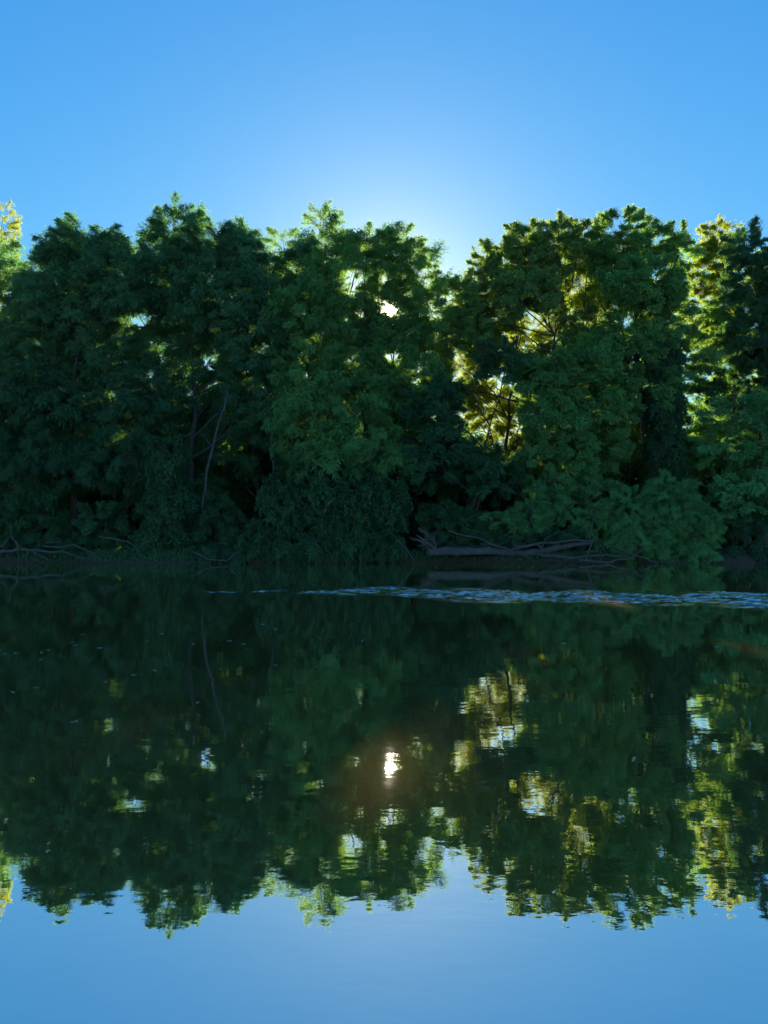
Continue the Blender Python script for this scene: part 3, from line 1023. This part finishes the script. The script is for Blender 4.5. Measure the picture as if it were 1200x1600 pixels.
for i in range(34):
    x = rr.uniform(690, 985)
    y = 858 + (x - 690) * .03 + rr.uniform(-12, 14)
    a = rr.choice([rr.uniform(-.5, .5), rr.uniform(2.6, 3.6), rr.uniform(3.9, 5.5)])
    ln = rr.uniform(8, 34)
    b = MB()
    P = [np.array(at(x, y, 45.3)), np.array(at(x + ln * .5 * math.cos(a), y + ln * .4 * math.sin(a) + rr.uniform(-3, 3), 45.2)), np.array(at(x + ln * math.cos(a), y + ln * .7 * math.sin(a), 45.1))]
    stick(b, rngt, [q - np.array(LOG.location) for q in P], rr.uniform(.015, .035), .006, 5, .08, 5)
    link('twig', b.mesh('twig', ['driftwood'], True), LOG)
rw = [('root', [(680, 858, 45.6), (665, 846, 45.5), (650, 836, 45.4)], .10, .03)]
for i in range(15):
    a = rr.uniform(2.2, 5.6)
    ln = rr.uniform(14, 40)
    x, y = 668 + rr.uniform(-6, 10), 848 + rr.uniform(-10, 8)
    rw.append(('root', [(x, y, 45.6), (x + ln * .5 * math.cos(a), y + ln * .4 * math.sin(a) + rr.uniform(-5, 5), 45.45),
                        (x + ln * math.cos(a), y + ln * .8 * math.sin(a) * .8, 45.35)], rr.uniform(.03, .07), .012))
rw.append(('root', [(620, 843, 45.6), (635, 858, 45.3), (648, 876, 45.1)], .05, .025))
rw.append(('root', [(655, 826, 45.7), (676, 838, 45.4), (684, 862, 45.2)], .05, .02))
wood('root_tangle', 'tangle of bare roots at the left end of the fallen log', 'roots', rw, 202)

dl = [('log', [(-40, 860, 45.4), (40, 858, 45.4), (95, 862, 45.3)], .13, .06),
      ('branch', [(68, 853, 45.2), (92, 855, 45.1), (115, 851, 45.1), (140, 862, 45.1), (158, 877, 45.1)], .045, .025),
      ('branch', [(72, 848, 45.3), (92, 847, 45.3)], .03, .02),
      ('branch', [(92, 860, 45.2), (120, 870, 45.1), (150, 876, 45.1)], .035, .02),
      ('branch', [(-5, 858, 45.3), (8, 850, 45.3), (14, 838, 45.4)], .05, .02),
      ('branch', [(30, 858, 45.2), (26, 847, 45.3), (19, 842, 45.3), (17, 820, 45.5)], .06, .02),
      ('twig', [(43, 858, 45.1), (42, 882, 45.0)], .025, .012),
      ('twig', [(26, 862, 45.1), (30, 876, 45.0)], .025, .012),
      ('branch', [(50, 862, 45.2), (75, 874, 45.0)], .04, .02)]
wood('driftwood', 'pale driftwood log and branches lying on the left bank', 'driftwood', dl, 203)
wood('dead_branch', 'crooked grey branch sticking out over the water below the dim shrub', 'branch',
     [('branch', [(156, 838, 46.2), (180, 842, 45.9), (200, 846, 45.6), (214, 856, 45.4)], .06, .025),
      ('branch', [(182, 842, 45.8), (184, 852, 45.6)], .05, .02)], 204)
wood('dead_branch', 'curved pale branch dipping into the water below the ivy-covered stump', 'branch',
     [('branch', [(302, 862, 45.5), (325, 874, 45.2), (355, 876, 45.1), (372, 862, 45.3)], .04, .02)], 205)
wood('dead_tree', 'slender leaning bare trunk in the dark left of centre', 'dead tree',
     [('trunk', [(316, 800, 47.6), (326, 725, 47.3), (335, 690, 47.1), (350, 640, 46.8), (356, 610, 46.9)], .10, .06),
      ('branch', [(332, 700, 47.1), (318, 680, 47.0)], .04, .015)], 206, 'bark_pale')
wood('bare_sapling', 'curved bare stem arching over the bush above the fallen log', 'sapling',
     [('stem', [(828, 815, 47.0), (834, 780, 46.8), (848, 756, 46.7), (878, 736, 46.7)], .035, .012),
      ('branch', [(838, 772, 46.7), (856, 752, 46.6), (872, 756, 46.6)], .015, .008)], 207, 'bark_pale')
wood('bare_sapling', 'bare stem rising in front of the large willow bush', 'sapling',
     [('stem', [(920, 850, 46.0), (926, 812, 46.0), (934, 795, 45.9), (946, 780, 46.0)], .035, .012)], 208, 'bark_pale')
wood('stake', 'short upright stick poking out of the water near the bank', 'stick',
     [('stick', [(563, 890, 44.2), (563, 866, 44.2)], .03, .022)], 209)
for i, (px, y0, y1, lab) in enumerate([
        (425, 740, 640, 'thin vertical stem left of the hanging creepers'),
        (1150, 760, 600, 'thin straight trunk in the dark at right')]):
    wood('slim_tree', lab, 'tree', [('trunk', [(px, 850, 48.6), (px + 3, y0, 48.4), (px - 2, y1, 48.4)], .09, .05)], 220 + i, 'bark')


# ------------------------------------------------------------------ grass and litter along the far bank
def grass_mesh():
    rng = np.random.default_rng(77)
    n = 26000
    x = rng.uniform(-27, 27, n)
    d = np.abs(rng.normal(0, .9, n)) + .12
    y = shore_far(x) + d
    keep = (x < 19) & ((np.sin(x * .9) + np.sin(x * .37 + 2) + rng.normal(0, .7, n)) > -.6)
    x, y = x[keep], y[keep]
    n = len(x)
    p = np.stack([x, y, ground_z(x, y) - .02], 1)
    dirv = nrm(np.stack([rng.normal(0, .45, n), rng.normal(-.35, .4, n), np.ones(n)], 1))
    b = MB()
    ln = rng.uniform(.15, .5, n)
    leaflets(b, p, dirv, nrm(rng.normal(0, 1, (n, 3)) + np.array([0, -1, .2])), ln, np.full(n, .03), rng, 0)
    return b.mesh('grass', ['leaf_vine_shaded'])


link('grass', grass_mesh(), kind='stuff', label='rank dark grass along the far bank', category='grass')

# ------------------------------------------------------------------ small things in the water
rr = random.Random(12)
lv = MB()
a = np.linspace(0, 2 * math.pi, 9)[:-1]
lv.add([(0, 0, .004)] + [(.05 * math.cos(q) * (1 + .25 * math.cos(2 * q)), .022 * math.sin(q), .0 + .006 * math.cos(3 * q)) for q in a],
       [[0, 1 + k, 1 + (k + 1) % 8, 0] for k in range(8)])
lvm = lv.mesh('floating_leaf', ['dry_leaf'])
spots = [(25, 1020), (8, 1021), (75, 1015), (65, 1019), (64, 1030), (130, 991), (112, 1003), (117, 1008), (155, 1012), (252, 990), (230, 1001),
         (345, 1045), (358, 1001), (385, 1014), (410, 975), (430, 983), (430, 1039), (309, 1097), (165, 1065), (116, 1127), (242, 1047), (209, 1054), (332, 993),
         (302, 1006), (380, 1006), (525, 1033), (566, 1001), (560, 970), (620, 965), (640, 985), (880, 1005), (1120, 1010), (715, 975), (20, 1081), (55, 1074)]
for px, py in spots:
    p = on_water(px, py, .006)
    o = link('floating_leaf', lvm, None, p, label='tiny pale leaf floating on the still dark water', category='leaf', group='leaves floating on the river')
    o.rotation_euler = (0, 0, rr.uniform(0, 6.28))
    s = rr.uniform(.35, .8)
    o.scale = (s, s, s)


def stone(name, label, loc, r, seed):
    rng = np.random.default_rng(seed)
    b = MB()
    nu, nv = 18, 10
    V = []
    ph = rng.uniform(0, 6, 6)
    for i in range(nv + 1):
        th = math.pi * i / nv
        for j in range(nu):
            f = 2 * math.pi * j / nu
            k = 1 + .14 * math.sin(2 * f + ph[0]) + .1 * math.sin(3 * f + 2 * th + ph[1]) + .07 * math.sin(5 * f + ph[2]) * math.sin(th)
            V.append((r[0] * k * math.sin(th) * math.cos(f), r[1] * k * math.sin(th) * math.sin(f), r[2] * k * math.cos(th)))
    F = [[i * nu + j, i * nu + (j + 1) % nu, (i + 1) * nu + (j + 1) % nu, (i + 1) * nu + j] for i in range(nv) for j in range(nu)]
    b.add(V, F)
    return link(name, b.mesh(name, ['stone'], True), None, loc, label=label, category='stone')


p = on_water(972, 1350)
stone('stone', 'dark flat stone just under the water at lower right', (p.x, p.y, -.068), (.19, .085, .055), 3)


# the chink in the leaves through which the sun is seen, and its reflection on the water
def clear_chink(eye, rad):
    eye = np.asarray(eye, float)
    n = 0
    for o, root, mm, f, mid in PLACED:
        q = mid - eye
        if np.linalg.norm(q - SD * q.dot(SD)) > 2.6 * f + .6:
            continue
        me = o.data
        co = np.empty(len(me.vertices) * 3)
        me.vertices.foreach_get('co', co)
        W = co.reshape(-1, 3) @ np.array(mm).T * f + root - eye
        al = W @ SD
        if (np.linalg.norm(W - al[:, None] * SD, axis=1) < rad * al).any():
            bad.add(o)
            n += 1
    print('chink', n)


# finer sprays close in around the chink
crown = [c for c in sun_tree.children if c.name.startswith('crown')][0]
rng = np.random.default_rng(606)
fill = []
for lx, ly, r, y in ((608, 482, 36, 50.5), (612, 545, 34, 50), (606, 590, 34, 49.6), (600, 520, 34, 51.5), (575, 500, 26, 50.5), (640, 520, 28, 50.5)):
    k = y / FPX
    fill.append((np.array(at(lx, ly, y)), np.array([r * k, r * k * .7, r * k])))
place_boughs(crown, np.array(sun_tree.location), fill, 'pinnate', 'leaf_mid', rng, .42, .42, 0.0, False)
bad = set()
clear_chink((0, 0, CAM_H), R(.12))
clear_chink((0, 0, -CAM_H), R(.05))
for o in bad:
    bpy.data.objects.remove(o)
print('boughs', COUNT['boughs'])
